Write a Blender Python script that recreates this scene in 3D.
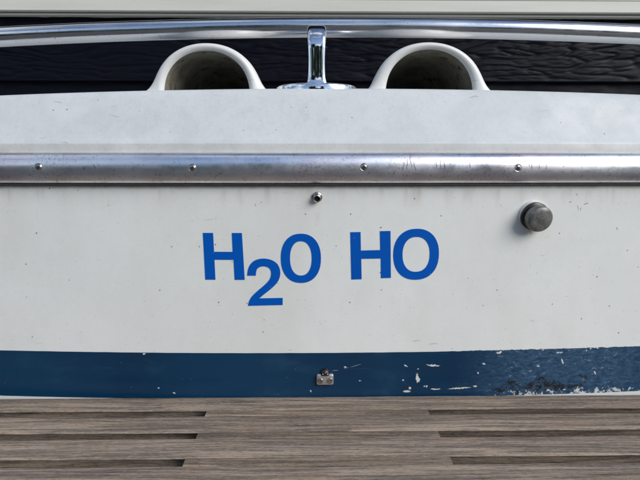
import bpy, bmesh, math, random
from mathutils import Vector, Matrix, noise
from mathutils.geometry import tessellate_polygon

for o in list(bpy.data.objects): bpy.data.objects.remove(o)
sc = bpy.context.scene
col = sc.collection
R = math.radians

# ------------------------------------------------------------------ camera
cam = bpy.data.cameras.new('camera'); camo = bpy.data.objects.new('camera', cam); col.objects.link(camo)
cam.sensor_width = 36; cam.lens = 36*500/640; cam.clip_start = .02; cam.clip_end = 3000
camo.location = (0, -.78, 0)
camo.rotation_euler = (R(90)-math.atan(74/500), 0, -R(.8))
sc.camera = camo

# ------------------------------------------------------------------ light
SUN_AZ, SUN_EL = R(129), R(32)          # clockwise from +Y; front right of the boat's stern
w = bpy.data.worlds.new('World'); sc.world = w; w.use_nodes = True
nt = w.node_tree; nt.nodes.clear()
sky = nt.nodes.new('ShaderNodeTexSky'); sky.sky_type = 'NISHITA'; sky.sun_disc = False
sky.sun_elevation = SUN_EL; sky.sun_rotation = SUN_AZ; sky.air_density = 1.0; sky.dust_density = .5; sky.ozone_density = 1.6
tc = nt.nodes.new('ShaderNodeTexCoord')
mp = nt.nodes.new('ShaderNodeMapping'); mp.inputs['Scale'].default_value = (1, 1, 2.2)
cn = nt.nodes.new('ShaderNodeTexNoise'); cn.inputs['Scale'].default_value = 2.3; cn.inputs['Detail'].default_value = 8; cn.inputs['Roughness'].default_value = .58
cr = nt.nodes.new('ShaderNodeValToRGB'); cr.color_ramp.elements[0].position = .52; cr.color_ramp.elements[1].position = .70
cm = nt.nodes.new('ShaderNodeMix'); cm.data_type = 'RGBA'; cm.inputs[7].default_value = (9, 9.3, 9.8, 1)
bg = nt.nodes.new('ShaderNodeBackground'); bg.inputs['Strength'].default_value = .07
wo = nt.nodes.new('ShaderNodeOutputWorld')
L = nt.links
L.new(tc.outputs['Generated'], mp.inputs['Vector']); L.new(mp.outputs[0], cn.inputs['Vector']); L.new(cn.outputs[0], cr.inputs[0])
L.new(cr.outputs[0], cm.inputs[0]); L.new(sky.outputs[0], cm.inputs[6]); L.new(cm.outputs[2], bg.inputs[0]); L.new(bg.outputs[0], wo.inputs[0])
sd = bpy.data.lights.new('sun', 'SUN'); so = bpy.data.objects.new('sun', sd); col.objects.link(so)
sd.energy = 1.5; sd.angle = R(38); sd.color = (1, .97, .92)
sv = Vector((math.sin(SUN_AZ)*math.cos(SUN_EL), math.cos(SUN_AZ)*math.cos(SUN_EL), math.sin(SUN_EL)))
so.rotation_euler = sv.to_track_quat('Z', 'Y').to_euler(); so.location = sv*20
sc.view_settings.view_transform = 'Standard'; sc.view_settings.look = 'None'
sc.view_settings.exposure = 1.03; sc.view_settings.gamma = 1; sc.view_settings.use_curve_mapping = False

# ------------------------------------------------------------------ node helper
class NM:
    def __init__(s, name):
        s.m = bpy.data.materials.new(name); s.m.use_nodes = True
        s.t = s.m.node_tree; s.b = s.t.nodes['Principled BSDF']
        s.co = s.t.nodes.new('ShaderNodeTexCoord').outputs['Object']
    def _set(s, sock, v):
        if isinstance(v, bpy.types.NodeSocket): s.t.links.new(v, sock)
        elif v is not None: sock.default_value = v
    def math(s, op, a, b=None, c=None, clamp=False):
        n = s.t.nodes.new('ShaderNodeMath'); n.operation = op; n.use_clamp = clamp
        for i, v in enumerate((a, b, c)):
            if v is not None: s._set(n.inputs[i], v)
        return n.outputs[0]
    def vmap(s, loc=(0, 0, 0), sc_=(1, 1, 1), rot=(0, 0, 0), co=None):
        n = s.t.nodes.new('ShaderNodeMapping'); s._set(n.inputs[0], co or s.co)
        n.inputs[1].default_value = loc; n.inputs[2].default_value = rot; n.inputs[3].default_value = sc_
        return n.outputs[0]
    def noise(s, scale, detail=4, rough=.5, co=None, dist=0, typ='FBM'):
        n = s.t.nodes.new('ShaderNodeTexNoise'); n.noise_type = typ
        s._set(n.inputs['Vector'], co or s.co); n.inputs['Scale'].default_value = scale
        n.inputs['Detail'].default_value = detail; n.inputs['Roughness'].default_value = rough; n.inputs['Distortion'].default_value = dist
        return n.outputs[0]
    def ramp(s, v, a, b, lo=0., hi=1., smooth=True):
        n = s.t.nodes.new('ShaderNodeMapRange'); n.interpolation_type = 'SMOOTHSTEP' if smooth else 'LINEAR'
        s._set(n.inputs[0], v); n.inputs[1].default_value = a; n.inputs[2].default_value = b
        n.inputs[3].default_value = lo; n.inputs[4].default_value = hi
        return n.outputs[0]
    def mix(s, f, a, b):
        n = s.t.nodes.new('ShaderNodeMix'); n.data_type = 'RGBA'
        s._set(n.inputs[0], f)
        for k, v in ((6, a), (7, b)):
            if isinstance(v, tuple) and len(v) == 3: v = v+(1,)
            s._set(n.inputs[k], v)
        return n.outputs[2]
    def spots(s, scale, rmax, keep, seed=0, co=None):
        """round specks: about `keep` of the cells carry one, radius up to rmax (in cells)"""
        v = s.t.nodes.new('ShaderNodeTexVoronoi'); v.inputs['Scale'].default_value = scale
        v.inputs['Randomness'].default_value = 1
        v.voronoi_dimensions = '2D'
        sx_, sy_, sz_ = s.sep(co)
        cb = s.t.nodes.new('ShaderNodeCombineXYZ'); s._set(cb.inputs[0], s.math('ADD', sx_, seed*.37)); s._set(cb.inputs[1], s.math('ADD', sz_, s.math('MULTIPLY', sy_, .7)))
        s._set(v.inputs['Vector'], cb.outputs[0])
        sp = s.t.nodes.new('ShaderNodeSeparateColor'); s.t.links.new(v.outputs['Color'], sp.inputs[0])
        on = s.math('LESS_THAN', sp.outputs[0], keep)
        r = s.math('MULTIPLY', sp.outputs[1], rmax)
        d = s.math('SUBTRACT', r, v.outputs['Distance'])
        return s.math('MULTIPLY', on, s.ramp(d, 0, rmax*.35))
    def sep(s, co=None):
        n = s.t.nodes.new('ShaderNodeSeparateXYZ'); s._set(n.inputs[0], co or s.co); return n.outputs
    def blob(s, x, z, rx, rz, ang=0., co=None, soft=.25):
        """elliptical mark at (x, z) in the x-z plane"""
        q = s.vmap(loc=(0, 0, 0), co=s.vadd(co or s.co, (-x, 0, -z)), rot=(0, ang, 0))
        q = s.vmap(co=q, sc_=(1/rx, 0, 1/rz))
        n = s.t.nodes.new('ShaderNodeVectorMath'); n.operation = 'LENGTH'; s._set(n.inputs[0], q)
        return s.ramp(n.outputs['Value'], 1+soft, 1-soft)
    def vadd(s, a, b):
        n = s.t.nodes.new('ShaderNodeVectorMath'); n.operation = 'ADD'; s._set(n.inputs[0], a); s._set(n.inputs[1], b); return n.outputs[0]
    def warp(s, amt, scale, detail=3):
        n = s.t.nodes.new('ShaderNodeTexNoise'); s._set(n.inputs['Vector'], s.co); n.inputs['Scale'].default_value = scale; n.inputs['Detail'].default_value = detail
        a = s.vadd(n.outputs['Color'], (-.5, -.5, -.5))
        k = s.t.nodes.new('ShaderNodeVectorMath'); k.operation = 'SCALE'; s._set(k.inputs[0], a); k.inputs['Scale'].default_value = amt
        return s.vadd(s.co, k.outputs[0])
    def bump(s, h, strength=.3, dist=.001):
        n = s.t.nodes.new('ShaderNodeBump'); s._set(n.inputs['Height'], h); n.inputs['Strength'].default_value = strength
        n.inputs['Distance'].default_value = dist; s.t.links.new(n.outputs[0], s.b.inputs['Normal']); return n
    def out(s, color=None, rough=None, metal=None, spec=None, coat=None):
        for k, v in (('Base Color', color), ('Roughness', rough), ('Metallic', metal), ('Specular IOR Level', spec), ('Coat Weight', coat)):
            if v is not None:
                if isinstance(v, tuple) and len(v) == 3: v = v+(1,)
                s._set(s.b.inputs[k], v)
        return s.m
def mx(n, *vs):
    r = vs[0]
    for v in vs[1:]: r = n.math('MAXIMUM', r, v)
    return r

# ------------------------------------------------------------------ materials
def gelcoat(name, base, specks=.16, grime=(.36, .34, .30), dirty=.25, rough=.34, runs=False, mottle=0):
    n = NM(name)
    c = n.mix(n.ramp(n.noise(3.2, 5, .6), .35, .7), base, tuple(k*.94 for k in base))
    c = n.mix(n.math('MULTIPLY', n.ramp(n.noise(45, 5, .65), .5, .75), dirty), c, tuple(k*.86 for k in base))
    if mottle:                                  # chalky bloom and polish marks on the old deck
        c = n.mix(n.math('MULTIPLY', n.ramp(n.noise(14, 7, .68, dist=.4), .42, .66), mottle), c, tuple(k*.80 for k in base))
        c = n.mix(n.math('MULTIPLY', n.ramp(n.noise(170, 5, .75), .48, .70), mottle*.9), c, tuple(k*.74 for k in base))
        c = n.mix(n.math('MULTIPLY', n.ramp(n.noise(9, 5, .6, co=n.vmap(loc=(2, 5, 1))), .54, .66), mottle), c, tuple(min(.85, k*1.12) for k in base))
    s1 = n.spots(42, .068, specks*1.4, 1); s2 = n.spots(85, .095, specks*1.3, 5)
    c = n.mix(n.math('MULTIPLY', s2, .55), c, grime)
    c = n.mix(n.math('MULTIPLY', s1, .85), c, (.10, .09, .08))
    # hairline scuffs
    wv = n.warp(.02, 30)
    for sd_, ang in ((0, .5), (3, -1.1), (7, 1.4)):
        q = n.vmap(loc=(sd_, 0, sd_*1.7), rot=(0, ang, 0), sc_=(26, 1, 260), co=wv)
        sc2 = n.math('MULTIPLY', n.ramp(n.noise(1, 0, co=q), .80, .83), n.ramp(n.noise(9, 2, co=n.vmap(loc=(sd_*3.1, 0, 0))), .55, .62))
        c = n.mix(n.math('MULTIPLY', sc2, .5), c, (.2, .18, .16))
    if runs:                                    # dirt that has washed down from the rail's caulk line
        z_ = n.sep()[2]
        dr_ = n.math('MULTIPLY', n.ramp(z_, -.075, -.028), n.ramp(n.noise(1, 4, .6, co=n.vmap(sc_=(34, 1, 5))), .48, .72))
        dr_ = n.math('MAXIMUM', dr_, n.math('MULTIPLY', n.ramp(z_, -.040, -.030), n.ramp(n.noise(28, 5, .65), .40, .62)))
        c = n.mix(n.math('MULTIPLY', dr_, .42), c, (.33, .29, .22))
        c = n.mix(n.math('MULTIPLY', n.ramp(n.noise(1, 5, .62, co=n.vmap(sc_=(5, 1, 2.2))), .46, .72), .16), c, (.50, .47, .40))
    if runs:                                    # scuffs beside the plug and rust round the drain
        sw = n.warp(.003, 120, 3)
        ticks = mx(n, *[n.blob(*k, co=sw) for k in ((.424, -.066, .0006, .004, .3), (.429, -.068, .0006, .003, -.2), (.437, -.0595, .0045, .0007, .35), (.410, -.057, .002, .0007, 0), (.420, -.045, .0018, .0008, 0), (.4925, -.100, .0008, .003, .5), (-.09, -.06, .0007, .002, .4))])
        c = n.mix(n.math('MULTIPLY', ticks, .75), c, (.16, .15, .14))
        c = n.mix(n.math('MULTIPLY', n.math('MULTIPLY', n.blob(.0062, -.066, .0045, .022, 0, co=n.warp(.006, 60), soft=.8), n.ramp(n.noise(60, 4), .35, .7)), .22), c, (.34, .27, .19))
    n.bump(n.noise(220, 3), .04, .0006)
    return n.out(c, n.ramp(n.noise(30, 4), .3, .7, rough-.06, rough+.12), spec=.45)
M = {}
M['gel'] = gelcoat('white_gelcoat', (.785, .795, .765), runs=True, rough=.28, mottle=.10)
M['gel_deck'] = gelcoat('weathered_deck_gelcoat', (.61, .632, .638), mottle=.38, specks=.17, dirty=.6, rough=.5)
M['gel_flange'] = gelcoat('grimy_seam_gelcoat', (.56, .56, .54), mottle=.5, specks=.25, dirty=.9, rough=.5)
M['gel_vent'] = gelcoat('vent_gelcoat', (.72, .72, .70), specks=.05, dirty=.2, rough=.3, mottle=.12)

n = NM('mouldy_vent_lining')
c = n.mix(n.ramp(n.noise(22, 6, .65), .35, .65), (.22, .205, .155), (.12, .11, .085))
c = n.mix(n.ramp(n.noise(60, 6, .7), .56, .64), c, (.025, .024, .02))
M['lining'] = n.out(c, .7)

def stripe_mat():
    n = NM('chipped_blue_paint')
    x, y, z = n.sep()
    wv = n.warp(.004, 160, 4)
    base = n.mix(n.ramp(n.noise(4, 4), .35, .65), (.0028, .028, .070), (.004, .037, .088))
    wear = n.ramp(x, .22, .36)                                   # the scuffed end of the stripe
    wear = n.math('MULTIPLY', wear, n.ramp(x, .66, .48, .25, 1))
    sc1 = n.noise(1, 8, .8, co=n.vmap(sc_=(70, 1, 190), co=n.warp(.012, 40)))
    c = n.mix(n.math('MULTIPLY', wear, n.ramp(sc1, .36, .66)), base, (.045, .105, .185))
    c = n.mix(n.math('MULTIPLY', wear, n.math('MULTIPLY', n.ramp(n.noise(1, 5, .7, co=n.vmap(loc=(3, 0, 1), sc_=(60, 1, 150))), .58, .66), .75)), c, (.20, .29, .38))
    # faint scratches along the clean end
    fs = n.math('MULTIPLY', n.ramp(n.noise(1, 2, co=n.vmap(sc_=(7, 1, 240), co=n.warp(.006, 12))), .70, .76), .30)
    c = n.mix(fs, c, (.10, .17, .26))
    c = n.mix(n.math('MULTIPLY', n.ramp(n.noise(1, 5, .65, co=n.vmap(sc_=(11, 1, 26))), .50, .74), .45), c, (.018, .066, .125))
    c = n.mix(n.math('MULTIPLY', n.spots(70, .05, .12, 9), .5), c, (.30, .36, .42))
    # bare black patch low down on the scuffed end
    pz = n.warp(.030, 70, 6)
    dark = mx(n, n.blob(.325, -.368, .026, .005, co=pz), n.blob(.385, -.366, .036, .0085, co=pz), n.blob(.330, -.357, .007, .007, co=pz), n.blob(.383, -.358, .011, .007, co=pz), n.blob(.457, -.356, .009, .004, co=pz), n.blob(.425, -.369, .03, .005, co=pz))
    c = n.mix(n.math('MULTIPLY', dark, n.ramp(n.noise(170, 4, .7), .40, .52)), c, (.010, .011, .014))
    # white chips
    edge = n.math('MULTIPLY', n.ramp(z, -.362, -.376), wear)
    thr = n.math('SUBTRACT', n.noise(110, 5, .72), n.math('SUBTRACT', .72, n.math('MULTIPLY', edge, .205)))
    top = n.math('MULTIPLY', n.ramp(z, -.309, -.302), wear)
    thr2 = n.math('SUBTRACT', n.noise(95, 5, .7, co=n.vmap(loc=(4, 2, 1))), n.math('SUBTRACT', .72, n.math('MULTIPLY', top, .10)))
    bare = n.math('MULTIPLY', wear, mx(n, n.ramp(thr, 0, .02), n.ramp(thr2, 0, .02)))
    chips = [(.1522, -.3249, .0036, .0009, -.6), (.1966, -.3250, .0105, .0014, -.08), (.1716, -.3467, .0022, .0078, .1),
             (.1735, -.3495, .0026, .0035, 0), (.1549, -.3693, .0062, .0017, 0), (.1595, -.3640, .0022, .0024, .4), (.203, -.3663, .0080, .0011, 0),
             (.2430, -.3655, .0175, .0013, .05), (.2694, -.363, .003, .0014, 0), (.1478, -.3492, .0013, .0013, 0), (.184, -.3613, .0012, .0014, 0),
             (.1875, -.361, .0012, .0015, 0), (.2825, -.324, .0034, .0011, -.2), (.2733, -.3395, .0011, .0022, 0), (.052, -.3261, .0016, .0012, 0),
             (.0768, -.3500, .0017, .0012, 0), (-.004, -.3674, .0013, .0013, 0), (.1721, -.3302, .0011, .0011, 0), (-.255, -.3622, .0016, .0010, .1),
             (.4166, -.323, .0012, .0052, .35), (.4105, -.3075, .005, .001, 0), (.307, -.3050, .0045, .0016, .2), (.375, -.33, .0025, .0012, 0),
             (.475, -.345, .0012, .0032, .4), (-.2766, -.3035, .0025, .0016, 0), (-.23, -.371, .002, .0012, 0)]
    cw = n.warp(.0055, 330, 5)
    bare = mx(n, bare, *[n.blob(*k, co=cw) for k in chips])
    sw = n.warp(.0012, 150, 2); streak = n.math('MULTIPLY', mx(n, n.blob(.070, -.3236, .009, .00042, .28, co=sw), n.blob(.054, -.3275, .004, .00035, .25, co=sw)), .42)
    bare = mx(n, bare, streak, n.math('MULTIPLY', n.blob(.036, -.3315, .005, .0005, 0, co=sw), .35))
    c = n.mix(bare, c, (.64, .64, .61))
    n.bump(n.math('SUBTRACT', 1, mx(n, bare, dark)), .5, .0006)
    return n.out(c, n.mix(wear, (.26,)*3, (.5,)*3), spec=.4)
M['stripe'] = stripe_mat()

def metal(name, colr, r0, r1, pit=.0, brushed=False, tint=None):
    n = NM(name)
    q = n.vmap(sc_=(3, 60, 60)) if brushed else n.co
    c = colr
    if tint: c = n.mix(n.math('MULTIPLY', n.ramp(n.noise(5, 4, .6), .42, .62), .8), c, tint)
    if pit:
        c = n.mix(n.math('MULTIPLY', n.spots(130, .16, pit, 2), .7), c, (.16, .15, .15))
        c = n.mix(n.math('MULTIPLY', n.ramp(n.noise(150, 5, .7), .55, .68), min(.6, pit*1.8)), c, (.30, .29, .29))
        c = n.mix(n.math('MULTIPLY', n.math('MULTIPLY', n.ramp(n.noise(420, 4, .8), .52, .64), n.ramp(n.noise(6, 4, .6), .45, .62)), min(.75, pit*2.5)), c, (.22, .21, .22))
    h = n.noise(2.5 if brushed else 60, 6, .65, co=q)
    n.bump(h, .10 if brushed else .03, .0008)
    return n, n.out(c, n.ramp(n.noise(9, 6, .7, co=n.vmap(sc_=(1, 2, 2))), .3, .7, r0, r1), 1.)
n, _ = metal('aluminium_extrusion', (.90, .92, .96), .24, .42, .24, True, (.78, .73, .79))
# vertical score marks on the rub rail
cw = n.warp(.006, 90, 3); old = n.b.inputs['Base Color'].links[0].from_socket
mk = [(.137+.0055*k, .003+.004*((k*7) % 3-1), .0006, .007+.002*(k % 3), .15*((k*5) % 4-1.5)) for k in range(4)]
mk += [(.187+.006*k, .001+.003*(k % 2), .0006, .006+.003*(k % 2), -.1+.15*k) for k in range(3)]
mk += [(.238, .002, .0006, .007, .2), (.329, .004, .0007, .007, .3), (.334, .0, .0007, .006, .0), (.346, .003, .0006, .008, .05), (.357, .0, .0005, .006, -.2), (.395, .012, .0026, .0010, .5), (-.33, .0, .0006, .004, .6), (-.345, -.003, .0006, .003, 0)]
sm = mx(n, *[n.blob(*k, co=cw) for k in mk])
n.out(n.mix(n.math('MULTIPLY', sm, .8), old, (.10, .095, .10)))
M['alu'] = n.m
_, M['steel'] = metal('polished_stainless_tube', (.78, .78, .79), .12, .26, .10, True)
_, M['chrome'] = metal('chrome_plate', (.80, .80, .82), .03, .07)
_, M['screw'] = metal('dull_screw_steel', (.40, .39, .37), .25, .4, .3)
_, M['cast'] = metal('cast_bracket_metal', (.66, .65, .64), .40, .55, .25)
n = NM('weathered_rubber_knob')
c = n.mix(n.ramp(n.noise(90, 6, .7), .35, .7), (.11, .108, .103), (.25, .245, .235))
c = n.mix(n.spots(420, .3, .4, 3), c, (.30, .29, .27))
n.bump(n.noise(300, 5, .7), .3, .0008)
M['knob'] = n.out(c, .42, metal=.35)
n = NM('black_rubber'); n.bump(n.noise(200, 3), .1, .0005); M['rubber'] = n.out(n.mix(n.noise(60, 4), (.008, .008, .009), (.02, .02, .021)), .35)
n = NM('dark_bore'); M['bore'] = n.out(n.mix(n.noise(80, 3), (.006, .006, .006), (.02, .018, .016)), .8)
n = NM('caulk'); M['caulk'] = n.out(n.mix(n.noise(80, 4, .6), (.03, .028, .025), (.10, .09, .08)), .8)
n = NM('blue_vinyl'); n.bump(n.noise(200, 3), .03, .0005)
c = n.mix(n.ramp(n.noise(5, 3), .3, .7), (.0, .080, .40), (.0, .090, .44))
c = n.mix(n.math('MULTIPLY', n.spots(90, .07, .10, 4), .6), c, (.40, .47, .55))
M['vinyl'] = n.out(c, .5, spec=.12)

def teak(name, a, b):
    n = NM(name)
    oi = n.t.nodes.new('ShaderNodeObjectInfo').outputs['Random']
    cx = n.t.nodes.new('ShaderNodeCombineXYZ'); n._set(cx.inputs[0], n.math('MULTIPLY', oi, 13)); n._set(cx.inputs[2], n.math('MULTIPLY', oi, 7))
    co = n.vadd(n.co, cx.outputs[0])
    wq = n.t.nodes.new('ShaderNodeTexNoise'); n._set(wq.inputs['Vector'], n.vmap(sc_=(3, 9, 9), co=co)); wq.inputs['Scale'].default_value = 1.2
    kk = n.t.nodes.new('ShaderNodeVectorMath'); kk.operation = 'SCALE'; n._set(kk.inputs[0], wq.outputs['Color']); kk.inputs['Scale'].default_value = .018
    co = n.vadd(co, kk.outputs[0])
    g1 = n.noise(1, 6, .7, co=n.vmap(sc_=(5, 210, 210), co=co))           # fine grain along the plank
    g2 = n.noise(1, 4, .6, co=n.vmap(sc_=(2.2, 38, 38), co=co))
    g3 = n.noise(1, 3, .6, co=n.vmap(sc_=(22, 420, 420), co=co))          # open pores
    c = n.mix(n.ramp(g2, .32, .68), a, b)
    c = n.mix(n.math('MULTIPLY', n.ramp(g1, .42, .58), .8), c, (.105, .083, .070))
    c = n.mix(n.math('MULTIPLY', n.ramp(g3, .60, .70), .55), c, (.045, .036, .032))
    c = n.mix(n.math('MULTIPLY', n.ramp(n.noise(1, 3, .6, co=n.vmap(loc=(5, 1, 2), sc_=(30, 330, 330), co=co)), .60, .72), .45), c, (.40, .36, .33))
    c = n.mix(n.math('MULTIPLY', n.ramp(n.noise(7, 5, .65, co=co), .52, .75), .35), c, (.27, .19, .125))
    ck = n.noise(1, 3, .55, co=n.vmap(loc=(9, 3, 4), sc_=(2.6, 240, 240), co=co))     # long dark checks
    c = n.mix(n.math('MULTIPLY', n.ramp(ck, .64, .70), .75), c, (.035, .028, .024))
    c = n.mix(n.math('MULTIPLY', n.ramp(ck, .36, .28), .5), c, (.42, .37, .32))
    g4 = n.noise(1, 4, .7, co=n.vmap(loc=(1, 8, 2), sc_=(130, 620, 620), co=co))
    c = n.mix(n.math('MULTIPLY', n.ramp(g4, .52, .66), .55), c, (.06, .048, .042))
    c = n.mix(n.math('MULTIPLY', n.ramp(g4, .46, .34), .45), c, (.36, .32, .29))
    hs = n.t.nodes.new('ShaderNodeHueSaturation'); n._set(hs.inputs['Color'], c); n._set(hs.inputs['Value'], n.ramp(oi, 0, 1, .80, 1.16, False)); 
    h = n.math('ADD', n.math('MULTIPLY', g1, -.7), n.math('ADD', n.math('MULTIPLY', n.ramp(g3, .55, .72), -.5), n.math('ADD', n.math('MULTIPLY', g4, -.6), n.math('MULTIPLY', n.ramp(ck, .62, .70), -1.2))))
    n.bump(h, .7, .0012)
    return n.out(hs.outputs[0], .75, spec=.25)
M['teak'] = teak('weathered_teak', (.36, .282, .212), (.222, .171, .128))
M['teak_spacer'] = teak('weathered_teak_block', (.365, .274, .188), (.24, .18, .127))

n = NM('navy_embossed_siding'); n.bump(n.noise(1, 5, .6, co=n.vmap(sc_=(40, 40, 200))), .25, .0012)
M['siding'] = n.out(n.mix(n.noise(6, 4), (.002, .0025, .006), (.0035, .004, .008)), n.ramp(n.noise(20, 3), .3, .7, .42, .55), spec=.10)
n = NM('cream_trim_paint'); n.bump(n.noise(1, 4, co=n.vmap(sc_=(20, 60, 200))), .08, .001)
c = n.mix(n.ramp(n.noise(1, 4, co=n.vmap(sc_=(3, 1, 40))), .4, .7), (.64, .63, .565), (.59, .58, .51))
M['cream'] = n.out(n.mix(n.math('MULTIPLY', n.spots(60, .08, .1, 1), .6), c, (.3, .27, .2)), .45)
n = NM('asphalt'); n.bump(n.noise(140, 4, .7), .6, .004)
M['asphalt'] = n.out(n.mix(n.noise(90, 5, .7), (.045, .045, .047), (.085, .083, .08)), .85)

# ------------------------------------------------------------------ mesh helpers
def tag(o, label, cat=None, group=None, kind=None):
    if label: o['label'] = label
    if cat: o['category'] = cat
    if group: o['group'] = group
    if kind: o['kind'] = kind
    return o
def link(name, me, mat, parent=None, smooth=True):
    if mat and not me.materials: me.materials.append(M[mat])
    if smooth: me.polygons.foreach_set('use_smooth', [True]*len(me.polygons))
    o = bpy.data.objects.new(name, me); col.objects.link(o); o.parent = parent
    return o
def from_bm(name, bm, mat, parent=None, smooth=True, angle=40):
    bmesh.ops.recalc_face_normals(bm, faces=bm.faces)
    if smooth:
        for e in bm.edges:
            if len(e.link_faces) == 2 and e.calc_face_angle(0) > R(angle): e.smooth = False
    me = bpy.data.meshes.new(name); bm.to_mesh(me); bm.free()
    return link(name, me, mat, parent, smooth)
def empty(name, loc=(0, 0, 0)):
    o = bpy.data.objects.new(name, None); col.objects.link(o); o.location = loc; o.empty_display_size = .1; return o
def grid(rows, close_u=False, close_v=False):
    bm = bmesh.new(); vs = [[bm.verts.new(p) for p in r] for r in rows]
    nr, nc = len(rows), len(rows[0])
    for i in range(nr if close_v else nr-1):
        for j in range(nc if close_u else nc-1):
            a, b, c_, d = vs[i][j], vs[i][(j+1) % nc], vs[(i+1) % nr][(j+1) % nc], vs[(i+1) % nr][j]
            try: bm.faces.new((a, b, c_, d))
            except ValueError: pass
    return bm, vs
def box(bm, x0, x1, y0, y1, z0, z1):
    r = bmesh.ops.create_cube(bm, size=1)
    bmesh.ops.transform(bm, matrix=Matrix.Translation(((x0+x1)/2, (y0+y1)/2, (z0+z1)/2)) @ Matrix.Diagonal((x1-x0, y1-y0, z1-z0, 1)), verts=r['verts'])
    return r['verts']
def lathe(prof, seg=24):
    """profile of (radius, height) turned about local -Y (pointing out of the transom)"""
    rows = []
    for r, h in prof:
        rows.append([(r*math.cos(2*math.pi*k/seg), -h, r*math.sin(2*math.pi*k/seg)) for k in range(seg)])
    bm, vs = grid(rows, close_u=True)
    for ring in (vs[0], vs[-1]):
        try: bm.faces.new(ring)
        except ValueError: pass
    return bm
def tube(pts, rad, seg=20, cap=True):
    rows = []; up0 = Vector((0, 0, 1)); N = len(pts); pts = [Vector(p) for p in pts]
    for i, p in enumerate(pts):
        t = (pts[min(i+1, N-1)]-pts[max(i-1, 0)]).normalized()
        s = t.cross(Vector((0, 1, 0))).normalized(); u = s.cross(t)
        rows.append([p+(s*math.cos(2*math.pi*k/seg)+u*math.sin(2*math.pi*k/seg))*rad for k in range(seg)])
    bm, vs = grid(rows, close_u=True)
    if cap: bm.faces.new(vs[0]); bm.faces.new(vs[-1])
    return bm

# ------------------------------------------------------------------ ground
GZ = -.82
bm = bmesh.new(); bmesh.ops.create_grid(bm, x_segments=2, y_segments=2, size=1500)
for v in bm.verts: v.co.z = GZ
g = from_bm('ground', bm, 'asphalt', smooth=False); g['kind'] = 'structure'

# trees across the yard, seen only as reflections in the bright metal
n = NM('foliage'); M['leaf'] = n.out(n.mix(n.noise(.8, 3), (.030, .050, .018), (.075, .105, .035)), .6)
rt = random.Random(8); bm = bmesh.new()
for k in range(34):
    az = R(-95+190*(k+rt.random())/34); d = rt.uniform(16, 24); hh = rt.uniform(2.0, 4.5)+5.0*math.exp(-(az/.42)**2); rr = rt.uniform(1.8, 3)
    c0 = Vector((math.sin(az)*d, -math.cos(az)*d, GZ))
    for q in range(230):
        t = rt.random()**.8; p = Vector((rt.gauss(0, 1), rt.gauss(0, 1), 0))*rr*.5*(1.15-t*.75)
        p = c0+p+Vector((0, 0, .2+t*hh)); e = rt.uniform(.25, .6)
        m_ = Matrix.Rotation(rt.uniform(0, 6.28), 3, 'Z') @ Matrix.Rotation(rt.uniform(-1.2, 1.2), 3, 'X')
        bm.faces.new([bm.verts.new(p+m_ @ Vector(v_)*e) for v_ in ((-1, 0, -.5), (0, .2, -.9), (1, 0, -.2), (.6, -.1, .7), (-.5, .1, .8))])
g = from_bm('tree_line', bm, 'leaf', smooth=False); tag(g, 'line of green trees across the yard, mirrored in the chrome', 'trees', kind='stuff')

# ------------------------------------------------------------------ clad wall behind the stern
WALL = .50; EXPO = .178
wall = tag(empty('clad_wall', (0, WALL, GZ)), 'dark navy wood-grain siding wall with a cream trim band behind the boat', 'wall')
def grain(x, z, s):
    wx = noise.noise((x*3+s, z*9, s))*.10; wz = noise.noise((x*4.2, z*11+s, 3.3+s))*.035
    q = Vector(((x+wx)*9, s*5.1, (z+wz)*62))
    f = noise.noise(q); r1 = max(0., 1-abs(f)*4.2)
    q2 = Vector(((x+wx*.6)*17+9, s*2.3, (z+wz*1.3)*120)); r2 = max(0., 1-abs(noise.noise(q2))*3.6)
    k = .35+.65*(noise.noise((x*2.1+s*3, 1.7, z*8))*.5+.5)
    return -(r1**1.8*.0050+r2**2.2*.0022)*k+noise.noise((x*7, s, z*40))*.0012
def board_mesh(seed, fine):
    W = 1.7; H = EXPO+.03
    nx, nz = (620, 110) if fine else (200, 20)
    rows = []
    for j in range(nz+1):
        z = H*j/nz; row = []
        for i in range(nx+1):
            x = -W+2*W*i/nx
            y = -.013+.013*z/H*1.1
            y -= grain(x, z, seed)*min(1, z/.006)
            row.append((x, y, z))
        rows.append(row)
    rows.insert(0, [(r[0], r[1]+.010, r[2]) for r in rows[0]])
    rows.append([(r[0], .012, r[2]) for r in rows[-1]])
    bm, vs = grid(rows)
    me = bpy.data.meshes.new('siding_board'); bmesh.ops.recalc_face_normals(bm, faces=bm.faces); bm.to_mesh(me); bm.free()
    me.materials.append(M['siding']); return me
mesh_fine = board_mesh(1.3, True); mesh_low = board_mesh(6.1, False)
z0 = .2055-GZ
k0 = -int(z0/EXPO)-1
for k in range(k0, 8):
    o = link('siding_board', mesh_fine if k in (0,) else mesh_low, None, wall)
    o.location = (0, 0, z0+k*EXPO)
    if k == k0: o.location.z = 0
bm = bmesh.new(); box(bm, -1.7, 1.7, .012, .10, 0, z0+8*EXPO+.03); from_bm('wall_core', bm, 'siding', wall, False)
zt = .3612-GZ
bm = bmesh.new(); vs = box(bm, -1.7, 1.7, -.030, .012, zt, zt+.0265)
bmesh.ops.bevel(bm, geom=list(bm.edges), offset=.0015, segments=2, affect='EDGES'); from_bm('trim_lip', bm, 'cream', wall, False)
bm = bmesh.new(); vs = box(bm, -1.7, 1.7, -.0285, .012, zt+.0272, zt+.125)
bmesh.ops.bevel(bm, geom=list(bm.edges), offset=.0015, segments=2, affect='EDGES'); from_bm('trim_board', bm, 'cream', wall, False)
bm = bmesh.new(); box(bm, -1.7, 1.7, -.019, .010, zt-.0065, zt-.0022); from_bm('drip_edge', bm, 'cream', wall, False)

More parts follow.
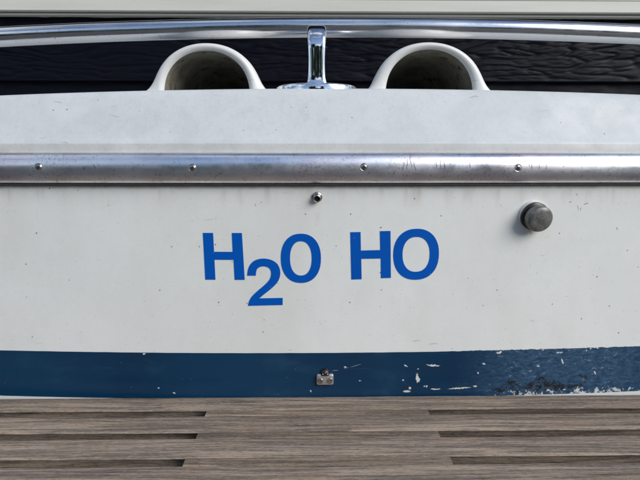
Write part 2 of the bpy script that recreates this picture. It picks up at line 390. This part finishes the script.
# ------------------------------------------------------------------ boat stern
boat = tag(empty('boat', (0, 0, 0)), 'white fibreglass boat stern with blue stripe, metal rub rail and H2O HO lettering', 'boat')
HW, CR = .97, .15
def yc(x): return x*x/14
path = []                                                  # outline in plan: (x, y, nx, ny), outward normal
xe = HW-CR; ye = yc(xe)
for k in range(9): path.append((HW, .495-(.495-ye-CR)*k/8, 1, 0))
for k in range(1, 12):
    a = math.pi/2*k/12; path.append((xe+CR*math.cos(a), ye+CR-CR*math.sin(a), math.cos(a), -math.sin(a)))
N = 84
for k in range(N+1):
    x = xe-2*xe*k/N; s = x/7; l = math.hypot(1, s); path.append((x, yc(x), s/l, -1/l))
path += [(-x, y, -nx, ny) for x, y, nx, ny in reversed(path[:20])]
def sweep(prof, zfun=None):
    """profile points (outward offset, z) carried round the outline"""
    rows = []
    for o, z in prof:
        rows.append([(x+nx*o, y+ny*o, z+(zfun(x, z) if zfun else 0)) for x, y, nx, ny in path])
    return grid(rows)
# hull
bm, vs = sweep([(-.14, GZ), (-.10, GZ+.02), (-.05, -.62), (-.012, -.46), (0, -.42), (0, -.37), (0, -.30), (0, -.20), (0, -.10), (0, -.03), (0, .010), (0, .0325), (-.006, .0325)])
bm.faces.new(vs[0])
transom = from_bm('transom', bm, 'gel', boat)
# grimy flange strip above the rail
bm, vs = sweep([(.0008, .018), (.0012, .0330), (.0002, .0345), (-.010, .0348)]); from_bm('deck_flange', bm, 'gel_flange', boat)
# deck moulding
dz = lambda x, z: -.028*min((x-.08)**2, .8)*max(0, (z-.03)/.1)
bm, vs = sweep([(-.001, .0338), (-.0018, .037), (-.005, .0405), (-.0125, .054), (-.024, .078), (-.036, .102), (-.0415, .1125), (-.0455, .1185), (-.050, .1222), (-.056, .1240), (-.066, .1248), (-.09, .1254), (-.118, .126)], dz)
bm.faces.new(vs[-1]); from_bm('deck', bm, 'gel_deck', boat)
# painted stripe: a film just proud of the hull, its lower edge rising towards the sides
rnd = random.Random(4)
top, bot = [], []
rows = [[], [], [], [], [], []]
fx = []
for k in range(901):
    x = .90-1.80*k/900; fx.append(x)
for x in fx:
    s = x/7; l = math.hypot(1, s); nx, ny = s/l, -1/l
    yy = yc(x)
    if abs(x) > xe:
        dxx = abs(x)-xe; yy = ye+CR-math.sqrt(CR*CR-dxx*dxx)
    wr = max(0, min(1, (x-.20)/.08))
    jt = (noise.noise((x*90, 1, 2))*.0010+noise.noise((x*260, 5, 2))*.0008)*wr + noise.noise((x*40, 3, 1))*.00025
    zt_ = -.3016+jt+wr*.0007; zb = -.3812+jt*.6
    for i, (o, z) in enumerate(((.0001, zt_), (.0006, zt_-.0003), (.0006, zt_-.02), (.0006, -.34), (.0006, zb+.0003), (.0001, zb))):
        rows[i].append((x+nx*o, yy-o, z))
bm, vs = grid(rows); from_bm('stripe', bm, 'stripe', boat)

# lettering, 0.1 mm units in the plane of the transom
def poly_letter(outer, inner=None):
    loops = [[Vector((x*1e-4, z*1e-4, 0)) for x, z in outer]]
    if inner: loops.append([Vector((x*1e-4, z*1e-4, 0)) for x, z in inner])
    flat = [p for l in loops for p in l]
    tris = tessellate_polygon(loops)
    bm = bmesh.new()
    f = [bm.verts.new((p.x, yc(p.x)-.0005, p.y)) for p in flat]; b = [bm.verts.new((p.x, yc(p.x)+.0003, p.y)) for p in flat]
    for t in tris:
        bm.faces.new([f[i] for i in t])
    o = 0
    for l in loops:
        m = len(l)
        for i in range(m): bm.faces.new((f[o+i], f[o+(i+1) % m], b[o+(i+1) % m], b[o+i]))
        o += m
    return from_bm('letter', bm, 'vinyl', transom, False)
def ring(cx, cz, rx, rz, tx, tz, tilt=0, n_=2.25):
    def lp(a, b, e):
        out = []
        for k in range(56):
            t = 2*math.pi*k/56; c_, s = math.cos(t), math.sin(t)
            px = a*math.copysign(abs(c_)**(2/e), c_); pz = b*math.copysign(abs(s)**(2/e), s)
            out.append((cx+px*math.cos(tilt)-pz*math.sin(tilt), cz+px*math.sin(tilt)+pz*math.cos(tilt)))
        return out
    return lp(rx, rz, n_), lp(rx-tx, rz-tz, n_)
H1 = [(-1733, -1040), (-1572, -1040), (-1565, -1341), (-1271, -1342), (-1276, -1041), (-1118, -1041), (-1090, -1794), (-1251, -1794), (-1260, -1470), (-1563, -1469), (-1557, -1793), (-1719, -1792)]
T2 = [(-1050, -1726), (-1043, -1659), (-1024, -1589), (-987, -1529), (-936, -1484), (-867, -1457), (-787, -1448), (-707, -1457), (-630, -1484), (-571, -1530), (-536, -1591), (-519, -1670), (-529, -1752), (-560, -1822), (-612, -1886), (-690, -1957), (-781, -2027), (-863, -2098), (-488, -2090), (-490, -2208), (-1046, -2221), (-1036, -2165), (-1010, -2104), (-967, -2048), (-885, -1971), (-794, -1895), (-724, -1828), (-682, -1767), (-666, -1691), (-677, -1630), (-715, -1590), (-783, -1572), (-848, -1584), (-888, -1614), (-906, -1659), (-913, -1726)]
H2 = [(586, -1031), (749, -1028), (758, -1324), (1065, -1318), (1054, -1016), (1222, -1013), (1244, -1769), (1084, -1774), (1075, -1454), (765, -1458), (775, -1789), (610, -1793)]
def smooth_loop(p):                     # Chaikin once on the curved runs of the figure 2
    out = []; m = len(p)
    for i in range(m):
        a, b, c_ = Vector(p[i-1]), Vector(p[i]), Vector(p[(i+1) % m])
        ang = (b-a).angle(c_-b)
        if ang > R(40): out.append(tuple(b))
        else: out += [tuple(b*.75+a*.25), tuple(b*.75+c_*.25)]
    return out
for lt, lb in ((poly_letter(H1), 'first blue letter H, left of the low figure 2'), (poly_letter(smooth_loop(T2)), 'blue figure 2 set low'),
               (poly_letter(*ring(-193.5, -1449, 318, 396, 146, 120)), 'narrow blue letter O after the figure 2'),
               (poly_letter(H2), 'second blue letter H'), (poly_letter(*ring(1640, -1392, 366, 412, 148, 130, .02)), 'wide blue letter O at the end')):
    lt['label'] = lb

# rub rail: half-round aluminium with a thin bead of caulk under it
prof = [(-.002, -.0276)]
for k in range(25):
    a = -math.pi/2+math.pi*k/24
    prof.append((.0205*abs(math.cos(a))**.86, -.0032+.0244*math.copysign(abs(math.sin(a))**.9, math.sin(a))))
prof.append((-.002, .0212))
bm, vs = sweep(prof); rub = from_bm('rub_rail', bm, 'alu', boat, angle=70)
bm, vs = sweep([(-.001, -.0262), (.0075, -.0270), (.0078, -.0288), (.0035, -.0302), (-.001, -.0306)]); from_bm('caulk_bead', bm, 'caulk', boat)
# screws with a cross recess
def screw_mesh():
    bm = lathe([(.0062, -.003), (.0062, .0001), (.0056, .0006), (.0050, .0003), (.0047, .0003), (.0043, .0009), (.0030, .0014), (.0010, .0016)], 20)
    return bm
def cross_mesh():
    bm = bmesh.new(); vs = box(bm, -.0029, .0029, -.0021, -.0005, -.0007, .0007); box(bm, -.0007, .0007, -.0020, -.0005, -.0029, .0029); return bm
proto = None
for i, x in enumerate((-.6615, -.4164, -.1813, .0769, .3132, .560)):
    if proto is None:
        s_ = from_bm('screw', screw_mesh(), 'screw', rub); bm = cross_mesh()
        # the recess is dark: merge it into the screw as a second material
        me2 = bpy.data.meshes.new('r'); bm.to_mesh(me2); bm.free()
        bm = bmesh.new(); bm.from_mesh(s_.data); nf = len(bm.faces); bm.from_mesh(me2)
        bm.faces.ensure_lookup_table()
        for f_ in bm.faces[nf:]: f_.material_index = 1
        bm.to_mesh(s_.data); bm.free(); s_.data.materials.append(M['bore']); bpy.data.meshes.remove(me2)
        proto = s_
    else:
        s_ = proto.copy(); col.objects.link(s_)
    s_.location = (x, yc(x)-.0201, -.0030+.0012*(i % 2)); s_.rotation_euler = (0, R(17+53*i), math.atan(x/7))

# drain fitting under the rail
bm = lathe([(.0098, -.002), (.0098, .0016), (.0086, .0030), (.0074, .0034), (.0072, .0105), (.0062, .0115), (.0052, .0110), (.0048, .009), (.0046, -.001)], 24)
dr = from_bm('drain_fitting', bm, 'screw', boat); dr.location = (.0062, -.0002, -.0480); dr.rotation_euler = (R(14), 0, 0); dr.scale = (.85, .8, .85)
bm = lathe([(.0050, .0), (.0049, .0062), (.0001, .0064)], 20); from_bm('drain_bore', bm, 'bore', dr)

# round exhaust plug on the right of the transom
pl = empty('transom_plug', (.3505, yc(.3505), -.0775)); pl.parent = boat; pl.scale = (.90, .90, .90); pl.rotation_euler = (R(13), 0, R(7))
bm = lathe([(.0258, -.012), (.0258, .0008), (.0250, .0018), (.0225, .0022)], 36); from_bm('flange', bm, 'gel', pl)
bm = lathe([(.0250, -.010), (.0250, .0060), (.0225, .0085), (.0200, .0090), (.0196, .013)], 36); from_bm('collar', bm, 'rubber', pl)
bm = lathe([(.0205, .010), (.0222, .0112), (.0230, .0135), (.0230, .0225), (.0222, .0248), (.0200, .0264), (.0160, .0275), (.0110, .0282), (.0050, .0285), (.0005, .0286)], 40); cap_ = from_bm('cap', bm, 'knob', pl)

# small bracket on the blue stripe
br = empty('pivot_bracket', (.0191, -.0006, -.3455)); br.parent = boat
rows = []
for ins, d in ((0, -.001), (0, .0040), (.0004, .0048), (.0012, .0052), (.006, .0052)):
    row = []
    for qx, qz, a0 in ((1, 1, 0), (-1, 1, 90), (-1, -1, 180), (1, -1, 270)):
        for k in range(5):
            a = R(a0+90*k/4); rr_ = max(.0004, .0030-ins)
            row.append((qx*(.0138-.0030)+(rr_*math.cos(a) if ins < .004 else -qx*.003), -d, qz*(.0092-.0030)+(rr_*math.sin(a) if ins < .004 else -qz*.003)))
    rows.append(row)
bm, vs = grid(rows, close_u=True); bm.faces.new(vs[-1]); bm.faces.new(vs[0])
from_bm('plate', bm, 'cast', br)
for sx in (-1, 1):
    bm = lathe([(.0048, .004), (.0048, .0058), (.0041, .0068), (.0018, .0069), (.0015, .0060), (.0004, .0058)], 18)
    s_ = from_bm('bolt', bm, 'screw', br); s_.location = (.0072*sx, 0, -.001); s_.rotation_euler = (R(6), 0, R(8*sx))
# pivot: half-round black knuckle above the plate with small chrome beads added as its highlights
rows = []
for j in range(9):
    t = j/8*math.pi/2; r = .0088*math.cos(t)**.6; d = .001-.0085*math.sin(t)
    rows.append([(r*math.cos(a)*.98, d, .0085+max(-.001, r*math.sin(a)*1.1)) for a in [math.pi*2*k/28 for k in range(28)]])
bm, vs = grid(rows, close_u=True); bm.faces.new(vs[-1]); bm.faces.new(vs[0]); from_bm('knuckle', bm, 'rubber', br)
for dx, dzz, r in ((.0006, .0135, .0019), (-.0036, .0108, .0010), (.0042, .0105, .0011)):
    bm = lathe([(r, .003), (r, .0088), (r*.8, .0096), (r*.3, .0100), (.0001, .0101)], 14)
    s_ = from_bm('glint_bead', bm, 'chrome', br); s_.location = (dx, 0 if r > .002 else .0015, dzz)

# deck vents: hooded cowls opening aft
def vent(cx, zb, wo, ho, wi, hi, skew, label):
    v = empty('air_vent', (cx, .080, zb)); v.parent = boat; v['label'] = label
    sec_in = [(.30, .022, .012), (.24, .045, .035), (.15, .060, hi*.93), (.06, wi*.985, hi*.98), (.015, wi, hi), (.006, wi+.0008, hi+.0006)]
    sec_out = [(.006, wi+.0008, hi+.0006), (.0025, wi+.003, hi+.002), (.0, wi+.0075, hi+.0055), (.0, wo-.008, ho-.0055), (.0025, wo-.0035, ho-.0022), (.008, wo-.0008, ho-.0006), (.018, wo, ho),
               (.06, wo*.99, ho*.985), (.13, wo*.93, ho*.93), (.20, wo*.82, ho*.80), (.27, wo*.64, ho*.56), (.33, wo*.42, ho*.25), (.36, wo*.25, ho*.02)]
    def rows_of(secs, outer):
        rows = []
        for y, W, H in secs:
            row = []
            for k in range(61):
                t = math.pi*k/60; c_, s = math.cos(t), math.sin(t)
                x = W*math.copysign(abs(c_)**(2/(2.05 if outer else 2.5)), c_); z = H*abs(s)**(2/2.35)
                x += skew*z
                taper = 1-.10*(z/max(H, 1e-4))**2
                x *= 1
                if outer: x += math.copysign(.032*math.exp(-z/.0095)*min(1, W/wo)*(1 if W > wi+.012 else 0), c_)
                row.append((x, y, z-.012*(1-z/H) if H > .03 else z-.012))
            rows.append(row)
        return rows
    bm, vs = grid(rows_of(sec_out, True)); from_bm('hood', bm, 'gel_vent', v, angle=60)
    rin = rows_of(sec_in, False); bm, vs = grid(rin); bm.faces.new(vs[0]); from_bm('throat', bm, 'lining', v)
vent(-.1768, .1275, .0885, .0740, .0705, .0605, .01, 'cream hooded deck vent further from the blue plug')
vent(.1960, .1275, .0935, .0765, .0728, .0635, -.03, 'cream hooded deck vent on the plug side')

# chrome lifting eye: flat strap bent into an inverted U on an oval base
eye = empty('lifting_eye', (.0065, .098, .1265)); eye.parent = boat
rows = []
def strap(s):      # s 0..1 along the U, returns (y, z, tangent angle)
    R_, hleg = .036, .0630
    Ltot = 2*hleg+math.pi*R_; d = s*Ltot
    if d < hleg: return -R_, d, 0
    if d < hleg+math.pi*R_:
        a = (d-hleg)/R_; return -R_*math.cos(a), hleg+R_*math.sin(a), a
    return R_, 2*hleg+math.pi*R_-d, math.pi
for k in range(61):
    y, z, a = strap(k/60); e = min(k, 60-k)/60
    flare = math.exp(-z/.006)
    hw = .0141+.0010*math.exp(-((z-.09)/.02)**2)+.008*flare-.0006*math.exp(-((z-.035)/.02)**2)
    ht = .0056+.004*flare
    row = []
    for j in range(28):
        t = 2*math.pi*j/28; cx_, sx_ = math.cos(t), math.sin(t)
        px = hw*math.copysign(abs(cx_)**.42, cx_); pn = ht*math.copysign(abs(sx_)**.62, sx_)
        row.append((px, y-pn*math.cos(a), z+pn*math.sin(a)))
    rows.append(row)
bm, vs = grid(rows, close_u=True); bm.faces.new(vs[0]); bm.faces.new(vs[-1]); from_bm('loop', bm, 'chrome', eye)
rows = []
for r, z in ((1, -.006), (1, .0035), (.985, .0052), (.95, .0064), (.80, .0078), (.60, .0098), (.40, .0120), (.2, .0128), (.02, .013)):
    rows.append([(.068*r*math.cos(2*math.pi*k/64), .046*r*math.sin(2*math.pi*k/64), z) for k in range(64)])
bm, vs = grid(rows, close_u=True); bm.faces.new(vs[0]); bm.faces.new(vs[-1]); from_bm('base_plate', bm, 'chrome', eye)

# stern handrail: an arched stainless tube with its legs beyond the frame
hr = []
for k in range(61):
    x = -.80+1.62*k/60; u = x-.10
    hr.append((x, .165, .2462-.042*u*u))
HRY = .165
def leg(x0, z0_, s):
    out = []
    for k in range(1, 10):
        a = math.pi/2*k/9; out.append((x0+s*.05*math.sin(a), HRY, z0_-.05*(1-math.cos(a))-.002*k))
    out.append((x0+s*.052, HRY, .085)); return out
pts = list(reversed(leg(hr[0][0], hr[0][2], -1)))+hr+leg(hr[-1][0], hr[-1][2], 1)
rail = from_bm('handrail', tube(pts, .0170, 32), 'steel', boat)
for p in (pts[0], pts[-1]):
    bm = lathe([(.034, -.03), (.034, .004), (.030, .008), (.018, .012)], 32)
    s_ = from_bm('rail_foot', bm, 'steel', rail); s_.location = (p[0], p[1], .098); s_.rotation_euler = (R(-90), 0, 0)

# ------------------------------------------------------------------ teak swim platform
ZP = -.3762; PT = .030; PW = .78
plat = tag(empty('swim_platform', (0, 0, ZP)), 'weathered grey teak swim platform with long slots, fixed below the blue stripe', 'platform')
def plank(x0, x1, y0, y1, name, mat, seed, drop=0., nx=80, ends=None):
    """a board with softened edges that wander a little; ends: (shear0, shear1)"""
    secs = []
    b = .0016
    uc = .014; prof = [(y0+uc, -PT), (y0+uc, -.0070), (y0+uc*.5, -.0036), (y0, -b), (y0+b*.35, -b*.35), (y0+b, 0)]
    m = 5
    for k in range(1, m): prof.append((y0+b+(y1-y0-2*b)*k/m, 0))
    prof += [(y1-b, 0), (y1-b*.35, -b*.35), (y1, -b), (y1-uc*.5, -.0036), (y1-uc, -.0070), (y1-uc, -PT)]
    rows = []
    for i in range(nx+1):
        x = x0+(x1-x0)*i/nx; row = []
        for y, z in prof:
            side = -1 if y < (y0+y1)/2 else 1
            e = noise.noise((x*9, seed*3.1+side, 0))*.0007+noise.noise((x*45, seed*3.1+side, 4))*.0004
            edge = min(1, abs(y-(y0+y1)/2)/((y1-y0)/2))**3
            zz = z-drop
            if z > -PT*.5: zz += noise.noise((x*5, y*60, seed))*.0005+noise.noise((x*26, y*190, seed))*.0004-(.0004*edge)
            row.append((x, y+e*edge*(0 if name == 'spacer' else 1), zz))
        rows.append(row)
    bm, vs = grid(rows, close_u=True); bm.faces.new(vs[0]); bm.faces.new(vs[-1])
    return from_bm(name, bm, mat, plat, angle=55)
PITCH, SLOT = .0642, .0180
XL, XR = -.1655, .1785
for k in range(7):
    ya = -.0455-PITCH*k; yb = ya+(PITCH-SLOT) if k else -.0012
    plank(-PW, PW, ya, yb, 'plank', 'teak', k+1.7, 0, 160)
    if k < 6:
        ys = ya-SLOT
        dr_ = .0004
        plank(XL+.0012*math.sin(k*2.1), XR, ys+.0002, ya-.0002, 'spacer', 'teak_spacer', k+11.3, dr_, 50)
        for s in (-1, 1):
            xa, xb = (-PW, -PW+.06) if s < 0 else (PW-.06, PW)
            plank(xa, xb, ys+.0002, ya-.0002, 'spacer', 'teak_spacer', k+21.3+s, dr_, 6)
for x in (-.42, .42):
    bm = bmesh.new()
    a = [(-.36, -PT), (.02, -PT), (.02, -.24), (-.01, -.24), (-.34, -PT-.03)]
    f = [bm.verts.new((x-.016, y, z)) for y, z in a]; b = [bm.verts.new((x+.016, y, z)) for y, z in a]
    bm.faces.new(f); bm.faces.new(b)
    for i in range(5): bm.faces.new((f[i], f[(i+1) % 5], b[(i+1) % 5], b[i]))
    from_bm('support_arm', bm, 'cast', plat, False)
